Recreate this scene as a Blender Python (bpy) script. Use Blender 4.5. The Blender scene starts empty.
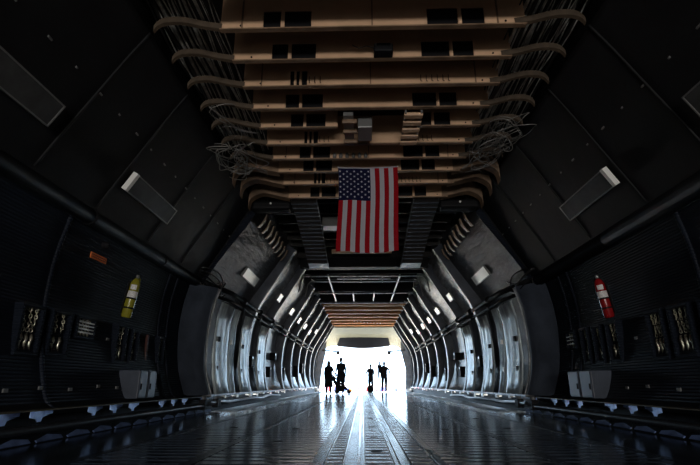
import bpy, math, random
from mathutils import Vector, Matrix
random.seed(7)
SKY_FRONT, SKY_AFT = 9.5, 33.0
S = bpy.context.scene
COL = S.collection
PI = math.pi
R = math.radians

# ------------------------------------------------------------------ materials
def mat(name, col, rough=.5, metal=0., var=0., vscale=3., bump=0., bscale=8., stretch=(1, 1, 1),
        wave=None, spec=.5, col2=None, edge=None):
    m = bpy.data.materials.new(name); m.use_nodes = True
    nt = m.node_tree; N = nt.nodes; L = nt.links
    b = N['Principled BSDF']
    b.inputs['Base Color'].default_value = (*col, 1)
    b.inputs['Roughness'].default_value = rough
    b.inputs['Metallic'].default_value = metal
    b.inputs['Specular IOR Level'].default_value = spec
    tc = N.new('ShaderNodeTexCoord'); mp = N.new('ShaderNodeMapping')
    mp.inputs['Scale'].default_value = stretch
    L.new(tc.outputs['Object'], mp.inputs['Vector'])
    if var or col2:
        n = N.new('ShaderNodeTexNoise'); n.inputs['Scale'].default_value = vscale
        n.inputs['Detail'].default_value = 6; n.inputs['Roughness'].default_value = .65
        L.new(mp.outputs[0], n.inputs['Vector'])
        cr = N.new('ShaderNodeValToRGB')
        lo = col2 if col2 else tuple(c * (1 - var) for c in col)
        hi = col if col2 else tuple(min(1, c * (1 + var)) for c in col)
        cr.color_ramp.elements[0].color = (*lo, 1); cr.color_ramp.elements[0].position = .36
        cr.color_ramp.elements[1].color = (*hi, 1); cr.color_ramp.elements[1].position = .64
        L.new(n.outputs['Fac'], cr.inputs['Fac']); L.new(cr.outputs[0], b.inputs['Base Color'])
        mr = N.new('ShaderNodeMapRange'); mr.inputs['To Min'].default_value = max(.03, rough * .75)
        mr.inputs['To Max'].default_value = min(1, rough * 1.25)
        L.new(n.outputs['Fac'], mr.inputs['Value']); L.new(mr.outputs[0], b.inputs['Roughness'])
    last = None
    if bump:
        n2 = N.new('ShaderNodeTexNoise'); n2.inputs['Scale'].default_value = bscale
        n2.inputs['Detail'].default_value = 4
        L.new(mp.outputs[0], n2.inputs['Vector'])
        bp = N.new('ShaderNodeBump'); bp.inputs['Strength'].default_value = 1
        bp.inputs['Distance'].default_value = bump
        L.new(n2.outputs['Fac'], bp.inputs['Height']); last = bp
    if wave:      # (direction, scale, distance)
        w = N.new('ShaderNodeTexWave'); w.bands_direction = wave[0]; w.inputs['Scale'].default_value = wave[1]
        w.inputs['Distortion'].default_value = .3
        L.new(tc.outputs['Object'], w.inputs['Vector'])
        b2 = N.new('ShaderNodeBump'); b2.inputs['Distance'].default_value = wave[2]
        L.new(w.outputs['Fac'], b2.inputs['Height'])
        if last: L.new(last.outputs[0], b2.inputs['Normal'])
        last = b2
    if last: L.new(last.outputs[0], b.inputs['Normal'])
    return m

M = {}
M['wall_low'] = mat('navy_corrugated_panel', (.007, .010, .017), .5, 0, .35, 1.6, .004, 3, (1, .4, 1), ('Z', 9, .008), spec=.22)
M['wall_up'] = mat('charcoal_blanket', (.008, .0082, .009), .6, 0, .3, 1.2, .03, 1.6, (1, .7, 1), spec=.15)
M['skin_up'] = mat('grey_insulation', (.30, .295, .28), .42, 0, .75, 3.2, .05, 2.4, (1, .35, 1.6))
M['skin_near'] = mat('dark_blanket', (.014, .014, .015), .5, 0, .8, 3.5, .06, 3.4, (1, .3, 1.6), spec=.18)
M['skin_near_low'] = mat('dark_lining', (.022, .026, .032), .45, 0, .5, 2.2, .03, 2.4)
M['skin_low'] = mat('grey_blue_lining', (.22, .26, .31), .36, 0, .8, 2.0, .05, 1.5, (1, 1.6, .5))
M['panel_lit'] = mat('lit_door_paint', (.55, .63, .72), .36, .2, .6, 2.5, .01, 2.5, (1, 1.5, .5))  # light on the door panels put into a pale colour
M['rib'] = mat('dark_frame_metal', (.035, .042, .055), .32, .3, .3, 3)
M['ribflange'] = mat('bright_frame_edge', (.20, .205, .21), .42, .5, .6, 3)  # paler than the rib web: the edge reflection is put into the colour
M['arch'] = mat('blue_grey_arch', (.050, .060, .080), .45, 0, .25, 2, spec=.3)
M['black'] = mat('black_metal', (.006, .006, .007), .6, spec=.15)
M['roof'] = mat('dark_roof', (.012, .010, .009), .7)
M['tan'] = mat('tan_primer', (.60, .385, .235), .5, 0, .10, 1.5)
M['tan_d'] = mat('tan_primer_dark', (.20, .125, .075), .5, 0, .35, 3)  # darker version of the beam tan
M['tan_e'] = mat('tan_primer_darker', (.065, .046, .030), .5, 0, .35, 5)  # darkest version of the beam tan, for the curved ends
M['wire'] = mat('wire_grey', (.20, .19, .175), .4, .2)
M['tan_far'] = mat('tan_slat', (.36, .15, .05), .7, 0, .3, 3, 0, 1, (.3, 2, 1), spec=.05)
M['beige'] = mat('beige_lining', (.078, .066, .034), .6, 0, .12, 2)
M['floor'] = mat('dark_cargo_floor', (.018, .026, .038), .15, .1, .4, .8, 0, 3, (2, .5, 1), spec=.5)
M['floor2'] = mat('worn_floor_track', (.03, .04, .056), .26, .3, .3, 2, 0, 5, (2, .4, 1))
M['tread'] = mat('dark_tread', (.022, .028, .036), .35, .4)
M['walk'] = mat('speckled_side_strip', (.45, .50, .55), .55, 0, .6, 9)  # lit band of floor by the curb, painted as a pale strip
M['liner'] = mat('blue_lit_metal', (.32, .47, .90), .45, .25, .25, 6)  # blue light reflected in the gutter, painted as plate colour
M['tip'] = mat('brushed_tip', (.85, .81, .75), .32, .8)
M['slatdark'] = mat('brown_black_slat', (.045, .036, .03), .5)
M['liner_d'] = mat('dim_blue_lit_metal', (.10, .15, .30), .45, 0, .4, 6)  # weaker blue reflection near the floor, also painted as colour
M['sidegrey'] = mat('pale_side_lining', (.55, .58, .6), .5, 0, .2, 3)
M['steel'] = mat('steel', (.45, .45, .45), .3, .9, .2, 9)
M['chain'] = mat('oiled_chain', (.62, .58, .46), .28, .9, .3, 20)
M['cable'] = mat('cable_grey', (.75, .72, .66), .35, .3, .4, 9)
M['cable_b'] = mat('cable_black', (.02, .02, .02), .4)
M['pipe'] = mat('pipe_black', (.009, .009, .010), .6, 0, .2, 4, spec=.1)
M['hose'] = mat('hose_rubber', (.025, .027, .03), .35)
M['lampbody'] = mat('lamp_housing', (.16, .16, .155), .38, .2)
M['lens'] = mat('lamp_lens', (.055, .055, .054), .25, 0, .2, 4)
M['lenswhite'] = mat('white_lens', (.82, .81, .76), .3)
M['red'] = mat('red_enamel', (.22, .008, .010), .25)
M['yellow'] = mat('yellow_green_enamel', (.22, .20, .02), .25)
M['label'] = mat('paper_label', (.62, .60, .58), .6, 0, .3, 60)
M['orange'] = mat('orange_sign', (.75, .17, .03), .5)
M['box'] = mat('blue_grey_box', (.055, .07, .10), .4, .1, .15, 3)
M['rust'] = mat('dark_red_strap', (.07, .02, .014), .6)
M['flagred'] = mat('flag_red', (.25, .007, .012), .9, spec=.05)
M['flagwhite'] = mat('flag_white', (.38, .365, .40), .9, spec=.05)
M['flagblue'] = mat('flag_blue', (.009, .010, .035), .9, spec=.05)
M['edge'] = mat('worn_yellow_edge', (.07, .05, .015), .5, 0, .5, 8)
M['ground'] = mat('apron_concrete', (.62, .55, .44), .8, 0, .1, .2)
M['skinp'] = mat('skin', (.12, .08, .065), .6)
M['cloth_d'] = mat('dark_clothing', (.014, .017, .026), .8)
M['cloth_e'] = mat('charcoal_clothing', (.012, .013, .018), .8)
M['hair'] = mat('dark_hair', (.008, .007, .006), .6)
M['rubber'] = mat('rubber', (.012, .012, .012), .7)

# ------------------------------------------------------------------ mesh builder
class MB:
    def __init__(s): s.v = []; s.f = []; s.mi = []; s.cur = 0
    def add(s, vs, fs):
        o = len(s.v); s.v += [tuple(v) for v in vs]
        for f in fs: s.f.append(tuple(i + o for i in f)); s.mi.append(s.cur)
        return s
    def box(s, x0, x1, y0, y1, z0, z1, rot=None, c=None):
        vs = [Vector((x, y, z)) for x in (x0, x1) for y in (y0, y1) for z in (z0, z1)]
        if rot is not None:
            cc = Vector(c) if c is not None else Vector(((x0+x1)/2, (y0+y1)/2, (z0+z1)/2))
            vs = [rot @ (v - cc) + cc for v in vs]
        return s.add(vs, [(0, 1, 3, 2), (4, 6, 7, 5), (0, 4, 5, 1), (2, 3, 7, 6), (0, 2, 6, 4), (1, 5, 7, 3)])
    def tube(s, pts, r, n=8, cap=True):
        pts = [Vector(p) for p in pts]; k = len(pts)
        rs = r if isinstance(r, (list, tuple)) else [r] * k
        vs = []; ref = None
        for i, p in enumerate(pts):
            a = pts[max(0, i - 1)]; b = pts[min(k - 1, i + 1)]
            t = (b - a).normalized() if (b - a).length > 1e-9 else Vector((0, 0, 1))
            if ref is None:
                ref = t.orthogonal().normalized()
            else:
                ref = ref - t * ref.dot(t)
                ref = ref.normalized() if ref.length > 1e-6 else t.orthogonal().normalized()
            w = t.cross(ref)
            for j in range(n):
                a_ = 2 * PI * j / n
                vs.append(p + (ref * math.cos(a_) + w * math.sin(a_)) * rs[i])
        fs = []
        for i in range(k - 1):
            for j in range(n):
                fs.append((i*n+j, i*n+(j+1) % n, (i+1)*n+(j+1) % n, (i+1)*n+j))
        if cap: fs += [tuple(range(n-1, -1, -1)), tuple((k-1)*n+j for j in range(n))]
        return s.add(vs, fs)
    def lathe(s, prof, n=16, T=None):       # prof: (r, z)
        T = T or Matrix.Identity(4); vs = []; fs = []; k = len(prof)
        for r_, z in prof:
            for j in range(n):
                a = 2*PI*j/n; vs.append(T @ Vector((r_*math.cos(a), r_*math.sin(a), z)))
        for i in range(k-1):
            for j in range(n): fs.append((i*n+j, i*n+(j+1) % n, (i+1)*n+(j+1) % n, (i+1)*n+j))
        fs += [tuple(range(n-1, -1, -1)), tuple((k-1)*n+j for j in range(n))]
        return s.add(vs, fs)
    def loft(s, profs, closed=False):       # list of point rows
        n = len(profs[0]); vs = [p for row in profs for p in row]; fs = []
        for i in range(len(profs)-1):
            for j in range(n if closed else n-1):
                fs.append((i*n+j, i*n+(j+1) % n, (i+1)*n+(j+1) % n, (i+1)*n+j))
        return s.add(vs, fs)
    def prism(s, poly, y0, y1):             # poly in xz extruded along y
        n = len(poly)
        vs = [(x, y0, z) for x, z in poly] + [(x, y1, z) for x, z in poly]
        fs = [tuple(range(n)), tuple(range(2*n-1, n-1, -1))] + [(i, i+n, (i+1) % n+n, (i+1) % n) for i in range(n)]
        return s.add(vs, fs)
    def build(s, name, m, parent=None, smooth=False, loc=None):
        me = bpy.data.meshes.new(name); me.from_pydata(s.v, [], s.f)
        for x in (m if isinstance(m, list) else [m]): me.materials.append(x)
        if isinstance(m, list): me.polygons.foreach_set('material_index', s.mi)
        if smooth: me.polygons.foreach_set('use_smooth', [True]*len(me.polygons))
        me.validate(); me.update()
        o = bpy.data.objects.new(name, me); COL.objects.link(o)
        if parent: o.parent = parent
        if loc: o.location = loc
        return o

def bev(o, w=.01, seg=2):
    b = o.modifiers.new('bevel', 'BEVEL'); b.width = w; b.segments = seg; b.limit_method = 'ANGLE'; return o
def tag(o, label, cat, group=None, kind=None):
    o['label'] = label; o['category'] = cat
    if group: o['group'] = group
    if kind: o['kind'] = kind
    return o
def thing(name, loc, label, cat, group=None, rz=0):
    o = bpy.data.objects.new(name, None); COL.objects.link(o); o.location = loc; o.rotation_euler = (0, 0, rz)
    o.empty_display_size = .1
    return tag(o, label, cat, group)
def struct(o): o['kind'] = 'structure'; return o
def copy_tree(o, loc=None, label=None, group=None):
    c = o.copy(); COL.objects.link(c)
    if loc: c.location = loc
    if label: c['label'] = label
    if group: c['group'] = group
    for ch in list(o.children):
        d = ch.copy(); COL.objects.link(d); d.parent = c
        for g in list(ch.children):
            e = g.copy(); COL.objects.link(e); e.parent = d
    return c
ORD = ['first', 'second', 'third', 'fourth', 'fifth', 'sixth', 'seventh', 'eighth', 'ninth', 'tenth', 'eleventh', 'twelfth',
       'thirteenth', 'fourteenth', 'fifteenth', 'sixteenth', 'seventeenth', 'eighteenth', 'nineteenth', 'twentieth',
       'twenty-first', 'twenty-second', 'twenty-third', 'twenty-fourth']
SIDE = {-1: 'left', 1: 'right'}

def interp(prof, n):
    """smooth resample of an xz polyline (Catmull-Rom)"""
    P = [prof[0]] + list(prof) + [prof[-1]]; out = []
    for i in range(1, len(P)-2):
        for k in range(n):
            t = k/n; a, b, c, d = P[i-1], P[i], P[i+1], P[i+2]
            out.append(tuple(.5*((2*b[q]) + (-a[q]+c[q])*t + (2*a[q]-5*b[q]+4*c[q]-d[q])*t*t + (-a[q]+3*b[q]-3*c[q]+d[q])*t**3) for q in (0, 1)))
    out.append(P[-2]); return out

# ------------------------------------------------------------------ sections of the hold (metres, camera near y=0 looking +y)
NEAR_LOW = interp([(3.06, .22), (3.3, .30), (3.46, .75), (3.54, 1.35), (3.52, 1.9), (3.42, 2.42)], 5)
NEAR_UP = interp([(3.42, 2.42), (3.22, 2.78), (2.92, 3.28), (2.6, 3.82), (2.38, 4.16)], 4)
SK_LOW = interp([(3.06, .24), (3.26, .42), (3.40, .85), (3.43, 1.35), (3.41, 1.85), (3.32, 2.42)], 5)
SK_UP = interp([(3.32, 2.42), (3.05, 2.88), (2.72, 3.36), (2.38, 3.86), (2.2, 4.3)], 4)
RB_IN = interp([(3.0, .24), (3.12, .7), (3.15, 1.3), (3.08, 2.0), (2.9, 2.55), (2.62, 3.02), (2.3, 3.55), (2.05, 3.98), (1.95, 4.12)], 4)
YT = 9.3      # where the wide aft section meets the main hold
YE = 32.0     # forward opening
YB = -9.0     # aft end, behind the camera

for s in (-1, 1):
    sd = SIDE[s]
    m = MB()
    ys = [YB + (YT-YB)*i/24 for i in range(25)]
    m.cur = 0
    m.loft([[(s*x, y, z) for x, z in NEAR_LOW] for y in ys])
    m.cur = 1
    m.loft([[(s*x, y, z) for x, z in NEAR_UP + [(2.42, 4.2), (2.42, 4.85)]] for y in ys])
    # the step to the main hold
    m.cur = 0
    a = NEAR_LOW + NEAR_UP[1:]; b = SK_LOW + SK_UP[1:]
    k = min(len(a), len(b)); a = a[:k]; b = b[:k]
    m.loft([[(s*x, YT, z) for x, z in a], [(s*x, YT+.1, z) for x, z in b]])
    w = m.build('wall_'+sd, [M['wall_low'], M['wall_up']], smooth=True); struct(w)
    m = MB()
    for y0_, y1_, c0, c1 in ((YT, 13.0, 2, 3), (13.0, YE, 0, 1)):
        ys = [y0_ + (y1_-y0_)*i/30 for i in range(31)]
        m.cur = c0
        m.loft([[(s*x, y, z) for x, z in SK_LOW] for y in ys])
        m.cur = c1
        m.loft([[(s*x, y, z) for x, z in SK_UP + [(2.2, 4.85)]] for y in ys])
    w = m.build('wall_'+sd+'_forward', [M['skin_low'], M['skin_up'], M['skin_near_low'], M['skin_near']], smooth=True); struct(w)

for s in (-1, 1):
    m = MB(); m.box(min(s*2.15, s*2.6), max(s*2.15, s*2.6), YT, YT+.12, 4.02, 4.9)  # closure plates added to stop daylight leaking in at the step
    o = m.build('trim_'+str(3 if s < 0 else 4), M['black']); struct(o)
# floor, roof
m = MB(); m.cur = 0
m.box(-2.92, 2.92, YB, YE+.2, -.25, 0)
fl = struct(m.build('floor', M['floor']))
for s in (-1, 1):
    m = MB(); m.box(min(s*2.42, s*2.9), max(s*2.42, s*2.9), 9.2, YE, .001, .012)
    struct(m.build('trim_'+str(1 if s < 0 else 2), M['walk']))
m = MB(); m.box(-2.5, 2.5, YB, YE+.1, 4.8, 4.9)
for y in [9.9, 10.6, 11.3, 12.0, 12.7, 13.4, 14.8, 15.5]: m.box(-2.2, 2.2, y, y+.08, 4.42, 4.8)
struct(m.build('ceiling', M['roof']))
# aft end wall with the half-open cargo door behind the camera
m = MB()
OX, OZ0, OZ1 = 2.5, .6, 1.95
m.box(-3.6, -OX, YB-.1, YB, -.2, 4.9); m.box(OX, 3.6, YB-.1, YB, -.2, 4.9)
m.box(-OX, OX, YB-.1, YB, OZ1, 4.9); m.box(-OX, OX, YB-.1, YB, -.2, OZ0)
struct(m.build('wall_aft', M['wall_up']))

# lower curb backing (closes the wall foot)
for s in (-1, 1):
    m = MB()
    m.loft([[(s*2.92, y, -.1), (s*3.12, y, -.05), (s*3.16, y, .22), (s*3.3, y, .31)] for y in (YB, YE)])
    struct(m.build('baseboard_'+SIDE[s], M['black']))

# ------------------------------------------------------------------ floor tracks
trk = [(-.42, -.34, 'floor2'), (-.205, -.12, 'floor2'), (-.10, -.075, 'floor2'), (.125, .15, 'floor2'), (.16, .22, 'floor2'), (.40, .46, 'floor2')]
names = ['narrow steel floor rail furthest left of the centre tracks', 'broad worn plate strip left of the central tread',
         'thin steel rail on the left edge of the central tread', 'thin steel rail on the right edge of the central tread',
         'blue-grey plate strip right of the central tread', 'narrow steel floor rail furthest right of the centre tracks']
for (a, b, mm), nm in zip(trk, names):
    m = MB(); m.box(a, b, -1, YE, .001, .010)
    tag(bev(m.build('floor_rail', M[mm]), .003), nm, 'rail', 'steel tracks along the floor')
for a, b, nm in ((-.33, -.215, 'ladder-like dark tread strip left of the centre of the floor'), (-.07, .12, 'central ladder-like dark tread strip of the floor'),
                 (.23, .39, 'ladder-like dark tread strip right of the centre of the floor')):
    t = thing('roller_track', ((a+b)/2, 0, 0), nm, 'track', 'tread strips between floor rails')
    m = MB(); w = (b-a)/2; m.box(-w, w, -1, YE, .0006, .002)
    m.build('track_bed', M['tread'], t)
    m = MB()
    y = 2.4
    while y < 24: m.box(-w+.006, w-.006, y, y+.075, .002, .009); y += .16
    o = m.build('crossbar', M['floor2'], t); o['kind'] = 'stuff'
    m = MB()
    if abs(a+.07) < .01:
        for y in (3.9, 4.9, 6.0, 7.4, 9.0, 11, 13.4, 16): m.lathe([(.0, .0098), (.045, .0102), (.045, .011)], 12, Matrix.Translation((0, y, 0)))
        o = m.build('tie_down_pan', M['black'], t); o['kind'] = 'stuff'
for s in (-1, 1):
    for k, (a, b, nm) in enumerate(((1.18, 1.26, 'inner'), (2.0, 2.07, 'outer'))):
        m = MB(); m.box(min(s*a, s*b), max(s*a, s*b), -1, YE, .001, .007)
        tag(m.build('floor_rail', M['floor2']), f'flat metal strip on the {SIDE[s]} half of the dark floor, the {nm} one', 'rail', 'flat side strips in the floor')
    # fine cross grooves in the side floor: raised slats
    m = MB(); y = 2.2
    a, b = (.47, 1.17) if s > 0 else (-1.17, -.43)
    while y < 14: m.box(a, b, y, y+.1, .0008, .0045); y += .16
    a, b = (1.27, 1.99) if s > 0 else (-1.99, -1.27)
    y = 2.2
    while y < 14: m.box(a, b, y, y+.1, .0008, .0045); y += .16
    o = m.build('floor_slat', M['floor']); tag(o, f'fine cross slats covering the near {SIDE[s]} side of the floor', 'floor slats', None, 'stuff')
    m = MB()
    for y in (4.4, 5.6, 7.2, 9.4, 12, 15):
        for x in (.85, 1.6): m.lathe([(0, .005), (.045, .0052), (.045, .0058)], 12, Matrix.Translation((s*x, y+x*.2, 0)))
    tag(m.build('tie_down_pan', M['black']), f'small dark tie-down pans dotted over the {SIDE[s]} side of the floor', 'tie-down pans', None, 'stuff')

# ------------------------------------------------------------------ side rails, hoses, brackets
for s in (-1, 1):
    sd = SIDE[s]
    def bx(m, x0, x1, *r, **k): return m.box(min(s*x0, s*x1), max(s*x0, s*x1), *r, **k)
    m = MB(); bx(m, 3.0, 3.12, -1, YT, .262, .272); o = m.build('side_rail', M['edge'])
    tag(o, f'worn yellowish ledge rail low on the near {sd} wall', 'rail', 'ledge rails along the walls')
    m = MB(); bx(m, 2.97, 3.1, YT+.05, YE-.2, .262, .30); o = m.build('side_rail', M['ribflange'])
    tag(o, f'pale metal ledge rail low along the {sd} wall of the far tunnel', 'rail', 'ledge rails along the walls')
    # liner plates behind the hose, near section; blue sky reflection put into their colour
    t = thing('curb_liner', (s*3.06, 0, 0), f'metal gutter plates painted with blue sky light under the near {sd} ledge rail', 'gutter')
    y = 1.6; q = 0
    while y < 9.1:
        L = .46
        if q % 4 != 3:
            m = MB()
            m.add([(s*(-.03+.07*a), y+L*.92*a, z) for a, z in ((0, .259), (1, .259), (1, .225), (.55, .20), (.5, .165), (.34, .165), (.28, .19), (0, .21))], [tuple(range(8))])
            so = m.build('upper_plate', M['liner'], t); sm = so.modifiers.new('t', 'SOLIDIFY'); sm.thickness = .008
        m = MB()
        m.add([(-s*.13, y+.02, .012), (-s*.12, y+L*.9, .012), (-s*.09, y+L*.9, .040), (-s*.08, y+.22, .060), (-s*.11, y+.02, .025)], [(0, 1, 2, 3, 4)])
        so = m.build('lower_plate', M['liner_d'], t); sm = so.modifiers.new('t', 'SOLIDIFY'); sm.thickness = .008
        y += L; q += 1
    # hose
    m = MB(); pts = []; rs = []; y = 1.5
    while y < 9.0:
        pts += [(s*2.99, y, .112), (s*2.99, y+.03, .112)]; rs += [.042, .034]; y += .06
    m.tube(pts, rs, 10); o = m.build('ribbed_hose', M['hose'], smooth=True)
    tag(o, f'dark ribbed hose lying along the foot of the near {sd} wall', 'hose', 'hoses along the wall foot')
    m = MB()
    pts = [(s*(2.99+.05*math.sin(y*1.3)), y, .13+.02*math.sin(y*2.1)) for y in [9.1+.3*i for i in range(28)]]
    m.tube(pts, .035, 8); o = m.build('smooth_hose', M['hose'], smooth=True)
    tag(o, f'thin dark hose sagging under the far {sd} ledge rail', 'hose', 'hoses along the wall foot')
    # bright brackets hanging below rail in the tunnel
    for i, y in enumerate([10.3, 11.3, 12.6, 13.5, 14.3, 15.4, 16.9, 18.2, 20, 21.6, 23.4, 25, 27, 29]):
        w = .05 + .04*((i*7) % 3)/2; h = .05 + .045*((i*5) % 4)/3
        m = MB(); bx(m, 2.965, 2.985, y, y+w*2.2, .262-h, .262); bx(m, 2.985, 3.1, y+w*.8, y+w*1.2, .262-h*.6, .262)
        tag(m.build('rail_bracket', M['lenswhite']), f'small white bracket under the {sd} tunnel rail, {ORD[i]} from the near end', 'bracket', f'white brackets under the {sd} rail')
    # junction blocks at the end of the ribbed hose
    for y, nm in ((8.95, 'nearer'), (9.75, 'farther')):
        t = thing('hose_coupling', (s*3.0, y, .05), f'dark hose coupling under the {sd} arch foot, the {nm} one', 'coupling', 'hose couplings at the arch feet')
        m = MB(); m.box(-.06, .06, 0, .2, 0, .17); bev(m.build('coupling_body', M['pipe'], t), .015)
        m = MB(); m.lathe([(.05, 0), (.05, .05), (.03, .07)], 10, Matrix.Translation((0, .1, .17))); m.build('valve_cap', M['steel'], t)

# ------------------------------------------------------------------ corner pipes
for s in (-1, 1):
    sd = SIDE[s]
    m = MB(); pts = []; rs = []
    if s < 0:
        m.tube([(s*3.36, -6.8, 2.42), (s*3.36, 9.1, 2.42)], .1, 14)
        for y in (1, 3.4, 5.2, 7.3): m.tube([(s*3.36, y, 2.42), (s*3.36, y+.05, 2.42)], .112, 14)
        lb = 'smooth black corner pipe running high along the near left wall'
    else:
        m.tube([(s*3.36, -6.8, 2.42), (s*3.36, 6.3, 2.42)], .12, 14)
        y = 6.3
        while y < 9.05: pts += [(s*3.36, y, 2.42), (s*3.36, y+.05, 2.42)]; rs += [.118, .09]; y += .1
        m.tube(pts, rs, 14)
        lb = 'black corner duct with a ribbed end high along the near right wall'
    o = m.build('corner_duct', M['pipe'], smooth=True); tag(o, lb, 'duct', 'corner ducts')
    m2 = MB(); m2.lathe([(.06, 0), (.098, .0), (.098, .03), (.05, .07), (.045, .12)], 14, Matrix.Translation((s*3.36, 9.08, 2.42)) @ Matrix.Rotation(-PI/2, 4, 'X'))
    m2.build('end_collar', M['tip'], o)
    # tunnel pipes
    for k, (x, z, r_, nm) in enumerate(((2.98, 2.42, .055, 'thicker upper'), (3.0, 2.24, .035, 'thinner lower'))):
        m = MB(); m.tube([(s*3.28, 9.35, z+.05), (s*3.2, 9.7, z+.03), (s*(x+.02), 10.3, z)] + [(s*x, 10.6+.9*i, z+.015*((i % 2)-.5)) for i in range(20)], r_, 10)
        for i in range(9): m.tube([(s*x, 11.3+1.9*i, z), (s*x, 11.45+1.9*i, z)], r_*1.6, 10)
        tag(m.build('wall_pipe', M['pipe'], smooth=True), f'{nm} black pipe crossing the ribs of the {sd} tunnel wall', 'pipe', 'pipes along the tunnel walls')
    # loops of flexible line by the collar
    for i in range(4):
        m = MB(); pts = []
        ph = random.random()*6
        for j in range(26):
            t_ = j/25
            pts.append((s*(3.22 - .14*math.sin(PI*t_) + .05*math.sin(9*t_+ph)), 8.9+1.5*t_, 2.46 + .05*i + .14*math.sin(PI*t_*1.5+ph) - .1*t_))
        m.tube(pts, .012+.004*(i % 2), 6)
        tag(m.build('flexible_line', M['cable_b' if i % 2 else 'pipe'], smooth=True), f'thin black looped line by the {sd} duct end', 'cable', f'looped lines at the {sd} duct end')

# ------------------------------------------------------------------ arches and ribs
for s in (-1, 1):
    sd = SIDE[s]
    # thick curved arch at the transition
    t = thing('arch_frame', (0, YT, 0), f'thick blue-grey curved arch frame where the {sd} wall narrows', 'frame', 'thick arch frames')
    IN = interp([(3.02, .29), (3.16, .75), (3.19, 1.3), (3.14, 1.9), (3.02, 2.36)], 5)
    OUT = interp([(3.3, .29), (3.46, .75), (3.53, 1.35), (3.5, 1.9), (3.40, 2.36)], 5)
    m = MB()
    rows = []
    for (xo, zo), (xi, zi) in zip(OUT, IN):
        rows.append([(s*xo, -.46, zo), (s*(xo*.75+xi*.25), -.30, zo), (s*(xo*.35+xi*.65), -.12, zi), (s*xi, .05, zi), (s*xi, .22, zi), (s*(xi+.1), .26, zi), (s*3.45, .26, zi)])
    m.loft(rows)
    m.build('arch_cover', M['arch'], t, smooth=True)
    m = MB(); m.tube([(s*(x-.0), .225, z) for x, z in IN], .02, 8); m.build('arch_edge', M['ribflange'], t, smooth=True)
    for i, y in enumerate([5.0, 7.95, 8.3]):
        m = MB(); m.tube([(s*(x-.0), y, z) for x, z in NEAR_LOW[3:-1]], .03, 8)
        tag(m.build('seam_bead', M['wall_low'], smooth=True), f'rounded vertical seam moulding on the near {sd} wall, {ORD[i]} from the camera', 'moulding', f'seam mouldings on the {sd} wall')
    for i, y in enumerate([4.15, 5.3, 6.75, 8.1, 9.3]):
        m = MB(); m.tube([(s*(x-.0), y, z) for x, z in NEAR_UP[2:]], .018, 6)
        tag(m.build('seam_strip', M['wall_up'], smooth=True), f'thin seam strip over the {sd} sloping panel, {ORD[i]} from the camera', 'strip', f'seam strips on the {sd} sloping wall')
    # tunnel ribs
    RY = [12.9, 15.2, 18.4, 20.8, 23.3, 25.8, 28.3, 30.6, 31.8]
    sk = interp([(3.06, .24), (3.28, .7), (3.42, 1.3), (3.40, 2.0), (3.28, 2.5), (3.0, 2.95), (2.62, 3.5), (2.35, 3.92), (2.2, 4.3)], 4)
    proto = None
    for i, y in enumerate(RY):
        lab = f'curved tunnel rib on the {sd} wall, {ORD[i]} beyond the thick arch'
        if proto is None:
            t = thing('frame_rib', (0, y, 0), lab, 'rib', f'ribs of the {sd} tunnel wall')
            m = MB()
            m.loft([[(s*xi, -.08, zi), (s*xo, -.08, zo), (s*xo, .08, zo), (s*xi, .08, zi)] for (xi, zi), (xo, zo) in zip(RB_IN, sk)], closed=True)
            m.build('rib_web', M['rib'], t, smooth=False)
            m = MB()
            m.loft([[(s*(xi-.004), -.09, zi), (s*(xi+.016), -.09, zi), (s*(xi+.016), .09, zi), (s*(xi-.004), .09, zi)] for (xi, zi) in RB_IN], closed=True)
            m.build('rib_flange', M['ribflange'], t, smooth=False)
            proto = t
        else: copy_tree(proto, (0, y, 0), lab)
    # near-tunnel lower panels / doors (y 9.6-15)
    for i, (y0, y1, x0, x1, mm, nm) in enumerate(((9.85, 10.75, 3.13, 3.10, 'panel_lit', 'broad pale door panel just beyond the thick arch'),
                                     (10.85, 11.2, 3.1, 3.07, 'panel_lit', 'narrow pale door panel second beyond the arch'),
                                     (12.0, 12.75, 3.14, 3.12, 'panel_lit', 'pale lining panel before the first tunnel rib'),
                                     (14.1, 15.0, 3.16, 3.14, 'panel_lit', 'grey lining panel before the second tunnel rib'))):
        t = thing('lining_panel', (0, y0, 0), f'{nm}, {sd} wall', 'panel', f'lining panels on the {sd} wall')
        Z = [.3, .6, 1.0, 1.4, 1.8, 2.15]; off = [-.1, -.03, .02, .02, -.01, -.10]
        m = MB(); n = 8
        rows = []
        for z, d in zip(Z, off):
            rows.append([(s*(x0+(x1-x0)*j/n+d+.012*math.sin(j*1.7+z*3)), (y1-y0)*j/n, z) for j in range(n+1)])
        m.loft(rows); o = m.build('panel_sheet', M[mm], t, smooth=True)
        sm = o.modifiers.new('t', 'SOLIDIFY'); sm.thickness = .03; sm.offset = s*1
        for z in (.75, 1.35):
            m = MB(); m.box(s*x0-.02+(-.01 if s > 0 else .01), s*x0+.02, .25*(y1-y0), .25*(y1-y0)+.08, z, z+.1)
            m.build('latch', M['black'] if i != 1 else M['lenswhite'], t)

# equipment boxes standing against the far bays
for s in (-1, 1):
    for i, (y, z, h) in enumerate(((13.6, .95, .3), (16.4, .7, .35), (17.2, 1.3, .25), (19.3, .6, .5), (21.2, .9, .4), (23.2, .8, .5), (25.2, 1.0, .5), (28.9, .9, 1.0))):
        t = thing('wall_unit', (s*3.3, y, z), f'small dark equipment unit in the {SIDE[s]} tunnel bays, {ORD[i]} from the arch', 'equipment box', f'equipment units in the {SIDE[s]} bays')
        m = MB(); m.box(-.1, .1, 0, .3, 0, h); bev(m.build('unit_case', M['black'], t), .01)
        m = MB(); m.box(-s*.1-.01, -s*.1+.01, .05, .14, h-.09, h-.02); m.build('unit_plate', M['lenswhite'], t)

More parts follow.
